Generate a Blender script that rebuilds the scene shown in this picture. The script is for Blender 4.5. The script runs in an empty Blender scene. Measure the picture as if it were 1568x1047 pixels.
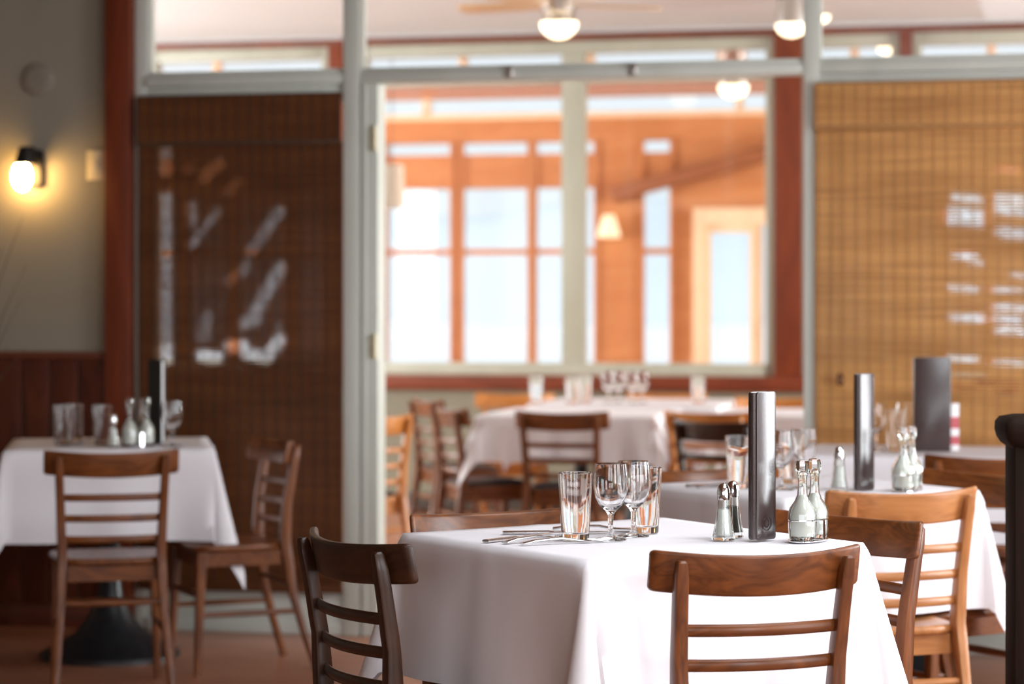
import bpy, bmesh, math, random
from mathutils import Vector, Matrix
random.seed(7)
sc = bpy.context.scene
COL = sc.collection
R = math.radians

# ------------------------------------------------------------------ camera
FPX = 85.0 / 36.0 * 1568.0          # focal length in pixels of the 1568x1047 frame
HOR = 470.0                         # horizon row
CX = 784.0
EYE = 1.256
TH = R(12.4)                        # the camera looks a little left of the partition's normal
CT, ST = math.cos(TH), math.sin(TH)
cd = bpy.data.cameras.new('camera')
cam = bpy.data.objects.new('camera', cd); COL.objects.link(cam)
cam.location = (0, 0, EYE)
cam.rotation_euler = (R(90), 0, TH)
cd.lens = 85; cd.sensor_width = 36; cd.sensor_fit = 'HORIZONTAL'
cd.shift_y = -(523.5 - HOR) / 1568.0
cd.clip_start = 0.05; cd.clip_end = 600
cd.dof.use_dof = True
cd.dof.focus_distance = 4.95
cd.dof.aperture_fstop = 2.9
sc.camera = cam

# ------------------------------------------------------------------ view, world, sun
sc.view_settings.view_transform = 'Standard'
sc.view_settings.look = 'None'
sc.view_settings.gamma = 1.0
sc.view_settings.use_curve_mapping = False
sc.view_settings.exposure = 0.29
w = bpy.data.worlds.new('winter_sky'); sc.world = w
w.use_nodes = True
bg = w.node_tree.nodes['Background']
bg.inputs[0].default_value = (0.83, 0.935, 1.0, 1)
bg.inputs[1].default_value = 0.9
try:
    sc.cycles.use_denoising = True
    sc.cycles.max_bounces = 12
    sc.cycles.transmission_bounces = 12
    sc.cycles.transparent_max_bounces = 16
    sc.cycles.sample_clamp_indirect = 6.0
except Exception:
    pass

def area(name, loc, rot, sx, sy, power, col):
    l = bpy.data.lights.new(name, 'AREA'); l.shape = 'RECTANGLE'
    l.size = sx; l.size_y = sy; l.energy = power; l.color = col
    o = bpy.data.objects.new(name, l); COL.objects.link(o)
    o.location = loc; o.rotation_euler = rot
    return o
sun = bpy.data.lights.new('winter_sun', 'SUN'); sun.energy = 1.7; sun.angle = R(8); sun.color = (1, 0.97, 0.93)
so = bpy.data.objects.new('winter_sun', sun); COL.objects.link(so); so.rotation_euler = (R(62), 0, R(-25))

COOL = (0.92, 0.96, 1.0)
# daylight in the windows of the near room's right-hand wall
for yy, pw_ in ((1.0, 84), (3.6, 40), (6.2, 100)):
    area('window_daylight', (2.56, yy, 1.42), (0, R(90), 0), 2.05, 1.5, pw_, COOL)
# overhead light added at an unseen ceiling opening to brighten the table tops
area('skylight_daylight', (0.55, 4.6, 2.99), (0, 0, 0), 1.8, 3.2, 74, COOL)
# daylight in the two windows behind the camera
for xx in (-0.9, 1.2):
    area('window_daylight', (xx, -2.48, 1.65), (R(90), 0, 0), 1.6, 1.5, 34, COOL)
# daylight added in unseen end windows, right and left, brightening the far room
area('window_daylight', (4.92, 11.7, 1.75), (0, R(90), 0), 1.9, 3.6, 440, (0.94, 1.0, 1.0))
area('window_daylight', (-7.42, 11.7, 1.75), (0, R(-90), 0), 1.9, 3.6, 280, (0.94, 1.0, 1.0))
# extra daylight added at unseen end windows to lift the sunroom
area('window_daylight', (4.92, 17.0, 1.75), (0, R(90), 0), 1.9, 3.4, 560, (1, 0.98, 0.95))
area('window_daylight', (-10.42, 17.0, 1.75), (0, R(-90), 0), 1.9, 3.4, 560, (1, 0.98, 0.95))

# ------------------------------------------------------------------ helpers
def CW(X, d, z=0.0):                      # right / depth from the camera -> world
    return Vector((X * CT - d * ST, X * ST + d * CT, z))
def PD(px, d, z=0.0):                     # picture column at a depth -> world
    return CW((px - CX) / FPX * d, d, z)
def onY(px, Y):                           # picture column on the plane y = Y -> world x
    u = (px - CX) / FPX
    return Y / (CT + ST * u) * (CT * u - ST)
def zY(px, py, Y):                        # picture point on the plane y = Y -> world z
    u = (px - CX) / FPX
    return EYE + (HOR - py) / FPX * Y / (CT + ST * u)

def mat(name, col, rough=0.5, metal=0.0, noise=None, bump=0.0, spec=0.5, coat=0.0, emit=None, estr=0.0, trans=0.0):
    m = bpy.data.materials.new(name); m.use_nodes = True
    nt = m.node_tree; b = nt.nodes['Principled BSDF']
    b.inputs['Base Color'].default_value = (*col, 1)
    b.inputs['Roughness'].default_value = rough
    b.inputs['Metallic'].default_value = metal
    b.inputs['Specular IOR Level'].default_value = spec
    b.inputs['Coat Weight'].default_value = coat
    b.inputs['Coat Roughness'].default_value = 0.25
    if trans:
        b.inputs['Transmission Weight'].default_value = trans
    if emit:
        b.inputs['Emission Color'].default_value = (*emit, 1)
        b.inputs['Emission Strength'].default_value = estr
    if noise:                              # (scale vector, second colour, detail)
        tc = nt.nodes.new('ShaderNodeTexCoord'); mp = nt.nodes.new('ShaderNodeMapping')
        mp.inputs['Scale'].default_value = noise[0]
        nt.links.new(tc.outputs['Object'], mp.inputs['Vector'])
        n = nt.nodes.new('ShaderNodeTexNoise'); n.inputs['Scale'].default_value = 1.0
        n.inputs['Detail'].default_value = noise[2]; n.inputs['Distortion'].default_value = 0.6
        nt.links.new(mp.outputs[0], n.inputs['Vector'])
        cr = nt.nodes.new('ShaderNodeValToRGB')
        cr.color_ramp.elements[0].position = 0.32; cr.color_ramp.elements[1].position = 0.68
        cr.color_ramp.elements[0].color = (*noise[1], 1); cr.color_ramp.elements[1].color = (*col, 1)
        nt.links.new(n.outputs['Fac'], cr.inputs[0]); nt.links.new(cr.outputs[0], b.inputs['Base Color'])
        if bump:
            bp = nt.nodes.new('ShaderNodeBump'); bp.inputs['Strength'].default_value = bump; bp.inputs['Distance'].default_value = 0.002
            nt.links.new(n.outputs['Fac'], bp.inputs['Height']); nt.links.new(bp.outputs[0], b.inputs['Normal'])
    return m

def wood(name, c1, c2, axis='X', rough=0.32, scale=1.0, coat=0.25, spec=0.35):
    """varnished timber, grain running along the given local axis"""
    m = mat(name, c1, rough, coat=coat, spec=spec)
    nt = m.node_tree; b = nt.nodes['Principled BSDF']
    tc = nt.nodes.new('ShaderNodeTexCoord'); mp = nt.nodes.new('ShaderNodeMapping')
    s = [26 * scale] * 3; s['XYZ'.index(axis)] = 4.0 * scale
    mp.inputs['Scale'].default_value = s
    nt.links.new(tc.outputs['Object'], mp.inputs['Vector'])
    oi = nt.nodes.new('ShaderNodeObjectInfo')
    ad = nt.nodes.new('ShaderNodeVectorMath'); ad.operation = 'ADD'
    mu = nt.nodes.new('ShaderNodeMath'); mu.operation = 'MULTIPLY'; mu.inputs[1].default_value = 40
    nt.links.new(oi.outputs['Random'], mu.inputs[0])
    nt.links.new(mp.outputs[0], ad.inputs[0]); nt.links.new(mu.outputs[0], ad.inputs[1])
    n1 = nt.nodes.new('ShaderNodeTexNoise'); n1.inputs['Scale'].default_value = 0.55; n1.inputs['Detail'].default_value = 3; n1.inputs['Distortion'].default_value = 1.2
    nt.links.new(ad.outputs[0], n1.inputs['Vector'])
    mr = nt.nodes.new('ShaderNodeMath'); mr.operation = 'MULTIPLY'; mr.inputs[1].default_value = 9.0
    nt.links.new(n1.outputs['Fac'], mr.inputs[0])
    fr = nt.nodes.new('ShaderNodeMath'); fr.operation = 'PINGPONG'; fr.inputs[1].default_value = 1.0
    nt.links.new(mr.outputs[0], fr.inputs[0])
    n2 = nt.nodes.new('ShaderNodeTexNoise'); n2.inputs['Scale'].default_value = 3.0; n2.inputs['Detail'].default_value = 5
    nt.links.new(ad.outputs[0], n2.inputs['Vector'])
    mx = nt.nodes.new('ShaderNodeMath'); mx.operation = 'ADD'
    m3 = nt.nodes.new('ShaderNodeMath'); m3.operation = 'MULTIPLY'; m3.inputs[1].default_value = 0.45
    nt.links.new(fr.outputs[0], m3.inputs[0])
    m4 = nt.nodes.new('ShaderNodeMath'); m4.operation = 'MULTIPLY'; m4.inputs[1].default_value = 0.6
    nt.links.new(n2.outputs['Fac'], m4.inputs[0])
    nt.links.new(m3.outputs[0], mx.inputs[0]); nt.links.new(m4.outputs[0], mx.inputs[1])
    cr = nt.nodes.new('ShaderNodeValToRGB')
    cr.color_ramp.elements[0].position = 0.15; cr.color_ramp.elements[1].position = 0.85
    cr.color_ramp.elements[0].color = (*c2, 1); cr.color_ramp.elements[1].color = (*c1, 1)
    nt.links.new(mx.outputs[0], cr.inputs[0]); nt.links.new(cr.outputs[0], b.inputs['Base Color'])
    return m

def glass_mat(name, col=(1, 1, 1), ior=1.45, rough=0.0):
    m = bpy.data.materials.new(name); m.use_nodes = True
    nt = m.node_tree; b = nt.nodes['Principled BSDF']
    b.inputs['Base Color'].default_value = (*col, 1); b.inputs['Roughness'].default_value = rough
    b.inputs['Transmission Weight'].default_value = 1.0; b.inputs['IOR'].default_value = ior
    return m

def pane_mat(name, tint=(1, 1, 1), refl=1.0):
    """thin window glass: clear, with a Fresnel reflection"""
    m = bpy.data.materials.new(name); m.use_nodes = True
    nt = m.node_tree; nt.nodes.clear()
    out = nt.nodes.new('ShaderNodeOutputMaterial'); mx = nt.nodes.new('ShaderNodeMixShader')
    t = nt.nodes.new('ShaderNodeBsdfTransparent'); t.inputs[0].default_value = (*tint, 1)
    g = nt.nodes.new('ShaderNodeBsdfGlossy'); g.inputs['Roughness'].default_value = 0.02
    f = nt.nodes.new('ShaderNodeFresnel'); f.inputs[0].default_value = 1.4
    mu = nt.nodes.new('ShaderNodeMath'); mu.operation = 'MULTIPLY'; mu.inputs[1].default_value = refl
    nt.links.new(f.outputs[0], mu.inputs[0]); nt.links.new(mu.outputs[0], mx.inputs[0])
    nt.links.new(t.outputs[0], mx.inputs[1]); nt.links.new(g.outputs[0], mx.inputs[2]); nt.links.new(mx.outputs[0], out.inputs[0])
    return m

def blind_mat(name, c1, c2, transl):
    """split bamboo: every slat its own tone, a little light coming through"""
    m = bpy.data.materials.new(name); m.use_nodes = True
    nt = m.node_tree; nt.nodes.clear()
    out = nt.nodes.new('ShaderNodeOutputMaterial'); mx = nt.nodes.new('ShaderNodeMixShader'); mx.inputs[0].default_value = transl
    d = nt.nodes.new('ShaderNodeBsdfPrincipled'); d.inputs['Roughness'].default_value = 0.55; d.inputs['Specular IOR Level'].default_value = 0.3
    t = nt.nodes.new('ShaderNodeBsdfTranslucent')
    tc = nt.nodes.new('ShaderNodeTexCoord'); mp = nt.nodes.new('ShaderNodeMapping'); mp.inputs['Scale'].default_value = (2.2, 2.2, 85)
    nt.links.new(tc.outputs['Object'], mp.inputs[0])
    n = nt.nodes.new('ShaderNodeTexNoise'); n.inputs['Scale'].default_value = 1; n.inputs['Detail'].default_value = 2
    nt.links.new(mp.outputs[0], n.inputs['Vector'])
    mp2 = nt.nodes.new('ShaderNodeMapping'); mp2.inputs['Scale'].default_value = (1.2, 1.2, 9)
    nt.links.new(tc.outputs['Object'], mp2.inputs[0])
    n2 = nt.nodes.new('ShaderNodeTexNoise'); n2.inputs['Scale'].default_value = 1; n2.inputs['Detail'].default_value = 2
    nt.links.new(mp2.outputs[0], n2.inputs['Vector'])
    av = nt.nodes.new('ShaderNodeMath'); av.operation = 'ADD'; nt.links.new(n.outputs['Fac'], av.inputs[0]); nt.links.new(n2.outputs['Fac'], av.inputs[1])
    hv = nt.nodes.new('ShaderNodeMath'); hv.operation = 'MULTIPLY'; hv.inputs[1].default_value = 0.5; nt.links.new(av.outputs[0], hv.inputs[0])
    cr = nt.nodes.new('ShaderNodeValToRGB'); cr.color_ramp.elements[0].position = 0.36; cr.color_ramp.elements[1].position = 0.64
    cr.color_ramp.elements[0].color = (*c2, 1); cr.color_ramp.elements[1].color = (*c1, 1)
    nt.links.new(hv.outputs[0], cr.inputs[0]); nt.links.new(cr.outputs[0], d.inputs['Base Color']); nt.links.new(cr.outputs[0], t.inputs[0])
    nt.links.new(d.outputs[0], mx.inputs[1]); nt.links.new(t.outputs[0], mx.inputs[2]); nt.links.new(mx.outputs[0], out.inputs[0])
    return m

M = {}
def W3(key, c1, c2, **k):
    for a in 'XYZ': M[key + a] = wood(key + '_wood_' + a.lower(), c1, c2, a, **k)
W3('walnut', (0.052, 0.019, 0.008), (0.021, 0.008, 0.004), coat=0.06)
W3('chestnut', (0.215, 0.066, 0.016), (0.085, 0.024, 0.007), coat=0.08)
W3('honey', (0.52, 0.215, 0.072), (0.34, 0.125, 0.038))
W3('golden', (0.62, 0.235, 0.05), (0.42, 0.14, 0.03))
W3('redwood', (0.19, 0.036, 0.010), (0.115, 0.021, 0.007), scale=0.35, rough=0.45, coat=0.05)
W3('panelling', (0.125, 0.026, 0.008), (0.058, 0.012, 0.005), scale=0.5, rough=0.45, coat=0.05)
W3('cedar', (0.60, 0.285, 0.115), (0.49, 0.205, 0.072), scale=0.25, rough=0.45, coat=0.1)
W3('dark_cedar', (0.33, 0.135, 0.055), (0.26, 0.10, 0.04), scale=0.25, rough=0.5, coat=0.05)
W3('newel', (0.018, 0.008, 0.005), (0.009, 0.005, 0.003), rough=0.75, coat=0.0, spec=0.1)
M['linen'] = mat('white_linen', (0.83, 0.80, 0.83), 0.85, spec=0.15)
def add_weave(m):
    nt = m.node_tree; b = nt.nodes['Principled BSDF']
    tc = nt.nodes.new('ShaderNodeTexCoord'); n = nt.nodes.new('ShaderNodeTexNoise'); n.inputs['Scale'].default_value = 7; n.inputs['Detail'].default_value = 6
    nt.links.new(tc.outputs['Object'], n.inputs['Vector'])
    bp = nt.nodes.new('ShaderNodeBump'); bp.inputs['Strength'].default_value = 0.18; bp.inputs['Distance'].default_value = 0.02
    nt.links.new(n.outputs['Fac'], bp.inputs['Height']); nt.links.new(bp.outputs[0], b.inputs['Normal'])
add_weave(M['linen'])
M['iron'] = mat('black_cast_iron', (0.012, 0.012, 0.014), 0.38, noise=((30, 30, 30), (0.02, 0.02, 0.022), 3))
M['grey_paint'] = mat('grey_green_paint', (0.60, 0.62, 0.56), 0.42, noise=((6, 6, 2), (0.55, 0.57, 0.51), 3))
M['frame_paint'] = mat('olive_grey_frame_paint', (0.42, 0.41, 0.33), 0.45, noise=((6, 6, 2), (0.38, 0.37, 0.29), 3))
M['wall_paint'] = mat('warm_grey_wall_paint', (0.27, 0.235, 0.18), 0.7, noise=((2.5, 2.5, 2.5), (0.25, 0.215, 0.163), 4))
M['olive_paint'] = mat('olive_grey_wall_paint', (0.215, 0.19, 0.135), 0.7, noise=((2, 2, 2), (0.195, 0.172, 0.122), 4))
M['ceiling'] = mat('off_white_ceiling_paint', (0.72, 0.71, 0.70), 0.8, noise=((1, 1, 1), (0.69, 0.68, 0.67), 3))
M['floor'] = wood('reddish_floor_boards', (0.46, 0.195, 0.11), (0.34, 0.135, 0.075), 'X', rough=0.38, scale=0.3)
M['near_ceiling'] = wood('brown_ceiling_boards', (0.22, 0.115, 0.06), (0.15, 0.075, 0.04), 'Y', rough=0.5, scale=0.3)
M['warm_wall'] = mat('warm_brown_wall_paint', (0.30, 0.21, 0.15), 0.8, noise=((2, 2, 2), (0.27, 0.19, 0.135), 3))
M['plaster'] = mat('pale_plaster', (0.62, 0.58, 0.52), 0.8, noise=((2, 2, 2), (0.58, 0.54, 0.48), 3))
M['dark_base'] = mat('dark_baseboard', (0.05, 0.035, 0.025), 0.5, noise=((5, 5, 5), (0.04, 0.028, 0.02), 2))
M['cream'] = mat('cream_paint', (0.90, 0.76, 0.52), 0.5, noise=((3, 3, 3), (0.86, 0.72, 0.48), 3))
M['brass'] = mat('brass', (0.60, 0.53, 0.36), 0.4, 0.2, noise=((40, 40, 40), (0.52, 0.45, 0.29), 2))
M['bronze'] = mat('brushed_bronze', (0.22, 0.14, 0.09), 0.35, 0.85, noise=((40, 40, 4), (0.16, 0.1, 0.06), 2))
M['nickel'] = mat('brushed_nickel', (0.62, 0.58, 0.54), 0.32, 0.9, noise=((50, 50, 5), (0.5, 0.47, 0.44), 2))
M['chrome'] = mat('chrome', (0.82, 0.82, 0.84), 0.12, 1.0, noise=((20, 20, 20), (0.78, 0.78, 0.8), 2))
M['steel'] = mat('table_steel', (0.86, 0.85, 0.85), 0.24, 1.0, noise=((20, 20, 20), (0.66, 0.64, 0.64), 2))
M['black_metal'] = mat('black_metal', (0.015, 0.012, 0.01), 0.4, 0.3, noise=((20, 20, 20), (0.02, 0.016, 0.014), 2))
M['leather'] = mat('dark_brown_leatherette', (0.046, 0.024, 0.022), 0.27, noise=((160, 160, 160), (0.040, 0.020, 0.018), 3), bump=0.08, spec=0.9, coat=0.3)
M['black_leather'] = mat('black_leatherette', (0.012, 0.010, 0.011), 0.45, noise=((160, 160, 160), (0.018, 0.015, 0.015), 3), bump=0.2)
M['black_pad'] = mat('black_vinyl_pad', (0.02, 0.018, 0.02), 0.45, noise=((60, 60, 60), (0.028, 0.025, 0.028), 3))
M['glass'] = glass_mat('clear_glassware')
M['cruet_glass'] = glass_mat('greenish_clear_glass', (0.96, 0.99, 0.97))
M['pane'] = pane_mat('window_glass')
M['salt'] = mat('white_salt', (0.88, 0.86, 0.82), 0.9, noise=((300, 300, 300), (0.78, 0.76, 0.73), 3))
M['pepper'] = mat('ground_pepper', (0.16, 0.13, 0.10), 0.9, noise=((400, 400, 400), (0.05, 0.04, 0.03), 3))
M['dressing'] = mat('cloudy_dressing', (0.88, 0.87, 0.82), 0.5, noise=((40, 40, 12), (0.82, 0.81, 0.75), 3))
M['oil'] = mat('amber_oil', (0.50, 0.22, 0.05), 0.2, noise=((20, 20, 8), (0.42, 0.18, 0.04), 2))
M['bulb'] = mat('frosted_warm_bulb', (1, 0.9, 0.7), 0.4, emit=(1.0, 0.60, 0.20), estr=58, noise=((9, 9, 9), (1, 0.88, 0.66), 2))
M['globe'] = mat('lit_opal_glass', (1, 0.95, 0.85), 0.4, emit=(1.0, 0.83, 0.52), estr=2.6, noise=((9, 9, 9), (1, 0.93, 0.82), 2))
M['shade'] = mat('ivory_lampshade', (0.88, 0.82, 0.68), 0.8, noise=((20, 20, 20), (0.84, 0.78, 0.63), 3))
M['shade_lit'] = mat('lit_ivory_lampshade', (0.9, 0.8, 0.6), 0.8, emit=(1.0, 0.82, 0.5), estr=0.45, noise=((20, 20, 20), (0.86, 0.76, 0.56), 3))
M['white_plastic'] = mat('off_white_plastic', (0.25, 0.21, 0.165), 0.5, noise=((12, 12, 12), (0.23, 0.19, 0.15), 2))
M['switch'] = mat('ivory_switch_plate', (0.72, 0.62, 0.42), 0.4, noise=((12, 12, 12), (0.68, 0.58, 0.38), 2))
M['snow'] = mat('fresh_snow', (0.92, 0.94, 0.97), 0.9, noise=((0.05, 0.05, 0.05), (0.86, 0.9, 0.95), 4))
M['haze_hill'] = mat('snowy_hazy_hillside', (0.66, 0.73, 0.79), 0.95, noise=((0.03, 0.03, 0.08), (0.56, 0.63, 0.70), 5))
M['blind_dark'] = blind_mat('dark_stained_bamboo', (0.165, 0.054, 0.014), (0.090, 0.028, 0.007), 0.22)  # bamboo tones darker and redder than the tan blind
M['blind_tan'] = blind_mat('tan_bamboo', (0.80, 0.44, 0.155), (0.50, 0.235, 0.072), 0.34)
M['cord_dark'] = mat('dark_blind_cord', (0.07, 0.03, 0.012), 0.8, noise=((90, 90, 90), (0.05, 0.02, 0.01), 2))
M['cord_tan'] = mat('tan_blind_cord', (0.46, 0.23, 0.08), 0.8, noise=((90, 90, 90), (0.38, 0.18, 0.06), 2))
M['vase'] = mat('dark_glazed_pottery', (0.02, 0.015, 0.012), 0.3, noise=((8, 8, 8), (0.035, 0.025, 0.02), 3))
M['twig'] = mat('dried_twig', (0.10, 0.055, 0.03), 0.8, noise=((60, 60, 10), (0.06, 0.032, 0.018), 3))
M['fan_blade'] = wood('pale_maple_blade', (0.70, 0.48, 0.28), (0.6, 0.38, 0.2), 'X', rough=0.4)
M['card_white'] = mat('white_card', (0.85, 0.84, 0.84), 0.6, noise=((30, 30, 30), (0.82, 0.81, 0.81), 2))
M['card_red'] = mat('red_print', (0.55, 0.10, 0.12), 0.6, noise=((30, 30, 30), (0.5, 0.08, 0.1), 2))
M['emboss'] = mat('embossed_leatherette', (0.035, 0.018, 0.016), 0.5, noise=((160, 160, 160), (0.03, 0.015, 0.014), 2))

class MB:
    def __init__(s): s.v = []; s.f = []
    def loft(s, rings, cap=True, close=False):
        n = len(rings[0]); b = len(s.v)
        for r in rings: s.v += [tuple(p) for p in r]
        K = len(rings)
        for k in range(K if close else K - 1):
            a0 = b + k * n; a1 = b + ((k + 1) % K) * n
            for i in range(n):
                j = (i + 1) % n
                s.f.append((a0 + i, a0 + j, a1 + j, a1 + i))
        if cap and not close:
            s.f.append(tuple(b + i for i in reversed(range(n))))
            s.f.append(tuple(b + (K - 1) * n + i for i in range(n)))
        return s
    def box(s, x0, x1, y0, y1, z0, z1):
        return s.loft([[(x0, y0, z), (x1, y0, z), (x1, y1, z), (x0, y1, z)] for z in (z0, z1)])
    def tube(s, path, rad, n=8, flat=1.0):
        path = [Vector(p) for p in path]; rings = []
        for i, p in enumerate(path):
            t = (path[min(i + 1, len(path) - 1)] - path[max(i - 1, 0)]).normalized()
            up = Vector((0, 0, 1)) if abs(t.z) < 0.9 else Vector((0, 1, 0))
            a = t.cross(up).normalized(); c = a.cross(t).normalized()
            r = rad[i] if isinstance(rad, (list, tuple)) else rad
            rings.append([p + a * (math.cos(2 * math.pi * k / n) * r) + c * (math.sin(2 * math.pi * k / n) * r * flat) for k in range(n)])
        return s.loft(rings)
    def lathe(s, prof, n=24, cx=0, cy=0, cap=True, close=False, rib=0.0, ribn=0):
        rings = []
        for r, z in prof:
            rings.append([(cx + r * (1 + (rib * math.cos(ribn * 2 * math.pi * k / n) if ribn else 0)) * math.cos(2 * math.pi * k / n),
                           cy + r * (1 + (rib * math.cos(ribn * 2 * math.pi * k / n) if ribn else 0)) * math.sin(2 * math.pi * k / n), z) for k in range(n)])
        return s.loft(rings, cap, close)
    def mesh(s, name, m=None, smooth=35, bevel=0.0, seg=2):
        me = bpy.data.meshes.new(name); me.from_pydata(s.v, [], s.f)
        bm = bmesh.new(); bm.from_mesh(me)
        bmesh.ops.recalc_face_normals(bm, faces=bm.faces)
        if bevel: bmesh.ops.bevel(bm, geom=list(bm.edges), offset=bevel, segments=seg, affect='EDGES', profile=0.5, clamp_overlap=True)
        bm.to_mesh(me); bm.free()
        if smooth:
            me.shade_smooth(); me.set_sharp_from_angle(angle=R(smooth))
        if m: me.materials.append(M[m])
        return me
    def build(s, name, m, parent=None, smooth=35, bevel=0.0, seg=2):
        return link(name, s.mesh(name, m, smooth, bevel, seg), parent)
def link(name, me, parent=None):
    o = bpy.data.objects.new(name, me); COL.objects.link(o)
    if parent: o.parent = parent
    return o
def tag(o, label, cat, group=None, kind=None):
    if label: o['label'] = label
    if cat: o['category'] = cat
    if group: o['group'] = group
    if kind: o['kind'] = kind
    return o
def struct(o, label=None):
    o['kind'] = 'structure'
    if label: o['label'] = label
    return o
def empty(name, loc=(0, 0, 0), rz=0.0):
    o = bpy.data.objects.new(name, None); COL.objects.link(o)
    o.location = loc; o.rotation_euler = (0, 0, rz); o.empty_display_size = 0.1
    return o
def copy_tree(o, parent=None):
    c = o.copy(); COL.objects.link(c); c.parent = parent
    for ch in list(o.children):
        copy_tree(ch, c)
    return c
def bx(x0, x1, y0, y1, z0, z1): return MB().box(x0, x1, y0, y1, z0, z1)
def rrect(w, h, r, n=3):
    pts = []
    for (sx, sy, a0) in ((1, 1, 0), (-1, 1, 90), (-1, -1, 180), (1, -1, 270)):
        for k in range(n + 1):
            a = R(a0 + 90.0 * k / n)
            pts.append((sx * (w / 2 - r) + r * math.cos(a), sy * (h / 2 - r) + r * math.sin(a)))
    return pts

# ------------------------------------------------------------------ the setting: near room
YP = 8.9           # partition / near wall plane (face towards the camera)
YF = 14.53         # far room's window wall
YB = 19.53         # sunroom's back wall
ZC = 2.95
struct(bx(-11, 5.2, -2.8, YB + 0.15, -0.06, 0.0).build('floor', 'floor', smooth=0), 'reddish brown wooden floor')
struct(MB().box(-6.2, -0.4, -2.8, YP + 0.05, ZC, ZC + 0.1).box(1.5, 2.8, -2.8, YP + 0.05, ZC, ZC + 0.1).box(-0.4, 1.5, -2.8, 2.9, ZC, ZC + 0.1).box(-0.4, 1.5, 6.3, YP + 0.05, ZC, ZC + 0.1).build('ceiling', 'near_ceiling', smooth=0), 'brown boarded ceiling over the near dining room')
# right-hand wall with three windows (out of view, lets the daylight in)
def wall_with_windows(name, m, axis, pos, thick, lo, hi, wins, z0, z1, top=ZC):
    mb = MB()
    def seg(a, b, c, d):
        if axis == 'x': mb.box(pos, pos + thick, a, b, c, d)
        else: mb.box(a, b, pos, pos + thick, c, d)
    seg(lo, hi, 0, z0); seg(lo, hi, z1, top)
    e = lo
    for a, b in wins:
        seg(e, a, z0, z1); e = b
    seg(e, hi, z0, z1)
    return struct(mb.build(name, m, smooth=0))
wall_with_windows('wall_right', 'warm_wall', 'x', 2.5, 0.12, -2.6, YP, [(0.25, 1.75), (2.85, 4.35), (5.45, 6.95)], 0.38, 2.46)
wall_with_windows('wall_behind', 'warm_wall', 'y', -2.55, 0.12, -6, 2.6, [(-1.7, -0.1), (0.4, 2.0)], 0.9, 2.4)
struct(bx(-6.1, -6.0, -2.5, YP, 0, ZC).build('wall_left', 'wall_paint', smooth=0))

# wall beside the partition: paint above, wainscot boards below, wooden corner trim
xa, xb = onY(167, YP), onY(206, YP)
zr = zY(90, 538, YP)
wn = struct(bx(-6.0, xa, YP, YP + 0.12, 0, ZC).build('wall_front', 'wall_paint', smooth=0), 'warm grey wall with the sconce')
wz = struct(empty('wainscot', (0, YP, 0))); wz['label'] = 'dark red-brown wainscot of upright boards below the sconce'
bw = 0.1185
k = 0; xx = xa
bme = MB().box(-bw + 0.004, -0.004, -0.022, -0.001, 0.09, zr - 0.03).mesh('board', 'panellingZ', bevel=0.004)
while xx > -4.6:
    o = link('board', bme, wz); o.location = (xx, 0, 0); xx -= bw
bx(-6.0, xa, -0.034, -0.001, zr - 0.03, zr).build('cap_rail', 'panellingX', wz, bevel=0.004)
bx(-6.0, xa, -0.03, -0.001, 0.0, 0.09).build('base_board', 'panellingX', wz, bevel=0.003)
struct(bx(xa, xb, YP - 0.05, YP + 0.12, 0, ZC).build('trim_1', 'redwoodZ', bevel=0.004), 'red-brown upright wooden trim beside the dark blind')

# the glazed partition: grey painted posts, transom, panes
pt = struct(empty('wall_partition', (0, YP, 0)), 'grey painted glazed partition between the two dining rooms')
x0 = xb; xp1 = onY(527, YP); xp1b = onY(579, YP); xp2 = onY(1231, YP); xp2b = onY(1256, YP); xe = 2.5
zt0, zt1 = zY(370, 131, YP), zY(370, 115, YP)
def pbox(name, x0, x1, y0, y1, z0, z1, m='grey_paint', bev=0.005):
    return bx(x0, x1, y0, y1, z0, z1).build(name, m, pt, bevel=bev)
pbox('post', x0, x0 + 0.055, 0.0, 0.09, 0, ZC)
pbox('post', xp1, xp1 + 0.065, -0.02, 0.09, 0, ZC)
pbox('door_jamb', xp1 + 0.065, xp1b, 0.0, 0.11, 0, zt0)
pbox('stop_bead', xp1 + 0.072, xp1 + 0.092, -0.014, 0.0, 0, zt0, bev=0.003)
pbox('post', xp2, xp2b, -0.02, 0.09, 0, ZC)
pbox('post', 1.35, 1.41, -0.02, 0.09, 0, ZC)
for a, b in ((x0 + 0.055, xp1), (xp1 + 0.065, xp2), (xp2b, 1.35), (1.41, xe)):
    pbox('transom', a, b, -0.015, 0.085, zt0, zt1)
    pbox('transom_bead', a, b, 0.0, 0.085, zt1, zt1 + 0.018, bev=0.003)
    bx(a, b, 0.04, 0.046, zt1 + 0.018, ZC).build('glass_pane', 'pane', pt, smooth=0)
zb = zY(450, 905, YP)
for a, b in ((x0 + 0.055, xp1), (xp2b, 1.35), (1.41, xe)):
    pbox('kick_panel', a, b, 0.0, 0.08, 0, zb)
    pbox('kick_board', a, b, -0.012, 0.0, 0, 0.05)
    pbox('blind_head_board', a, b, -0.0, 0.07, zt0 - 0.05, zt0)
    bx(a, b, 0.05, 0.056, zb, zt0 - 0.05).build('glass_pane', 'pane', pt, smooth=0)
for zz in (zY(562, 212, YP), zY(562, 530, YP)):
    h = MB(); h.box(xp1b - 0.03, xp1b - 0.012, -0.009, 0.0, zz - 0.045, zz + 0.045)
    h.lathe([(0.008, zz - 0.048), (0.008, zz + 0.048)], 10, xp1b - 0.010, -0.008)
    h.build('hinge', 'brass', pt)
# little catches on the transom
for px in (783, 972):
    xx = onY(px, YP); bx(xx - 0.012, xx + 0.012, -0.03, -0.015, zt0 + 0.005, zt1 + 0.01).build('catch', 'nickel', pt, bevel=0.003)

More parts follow.
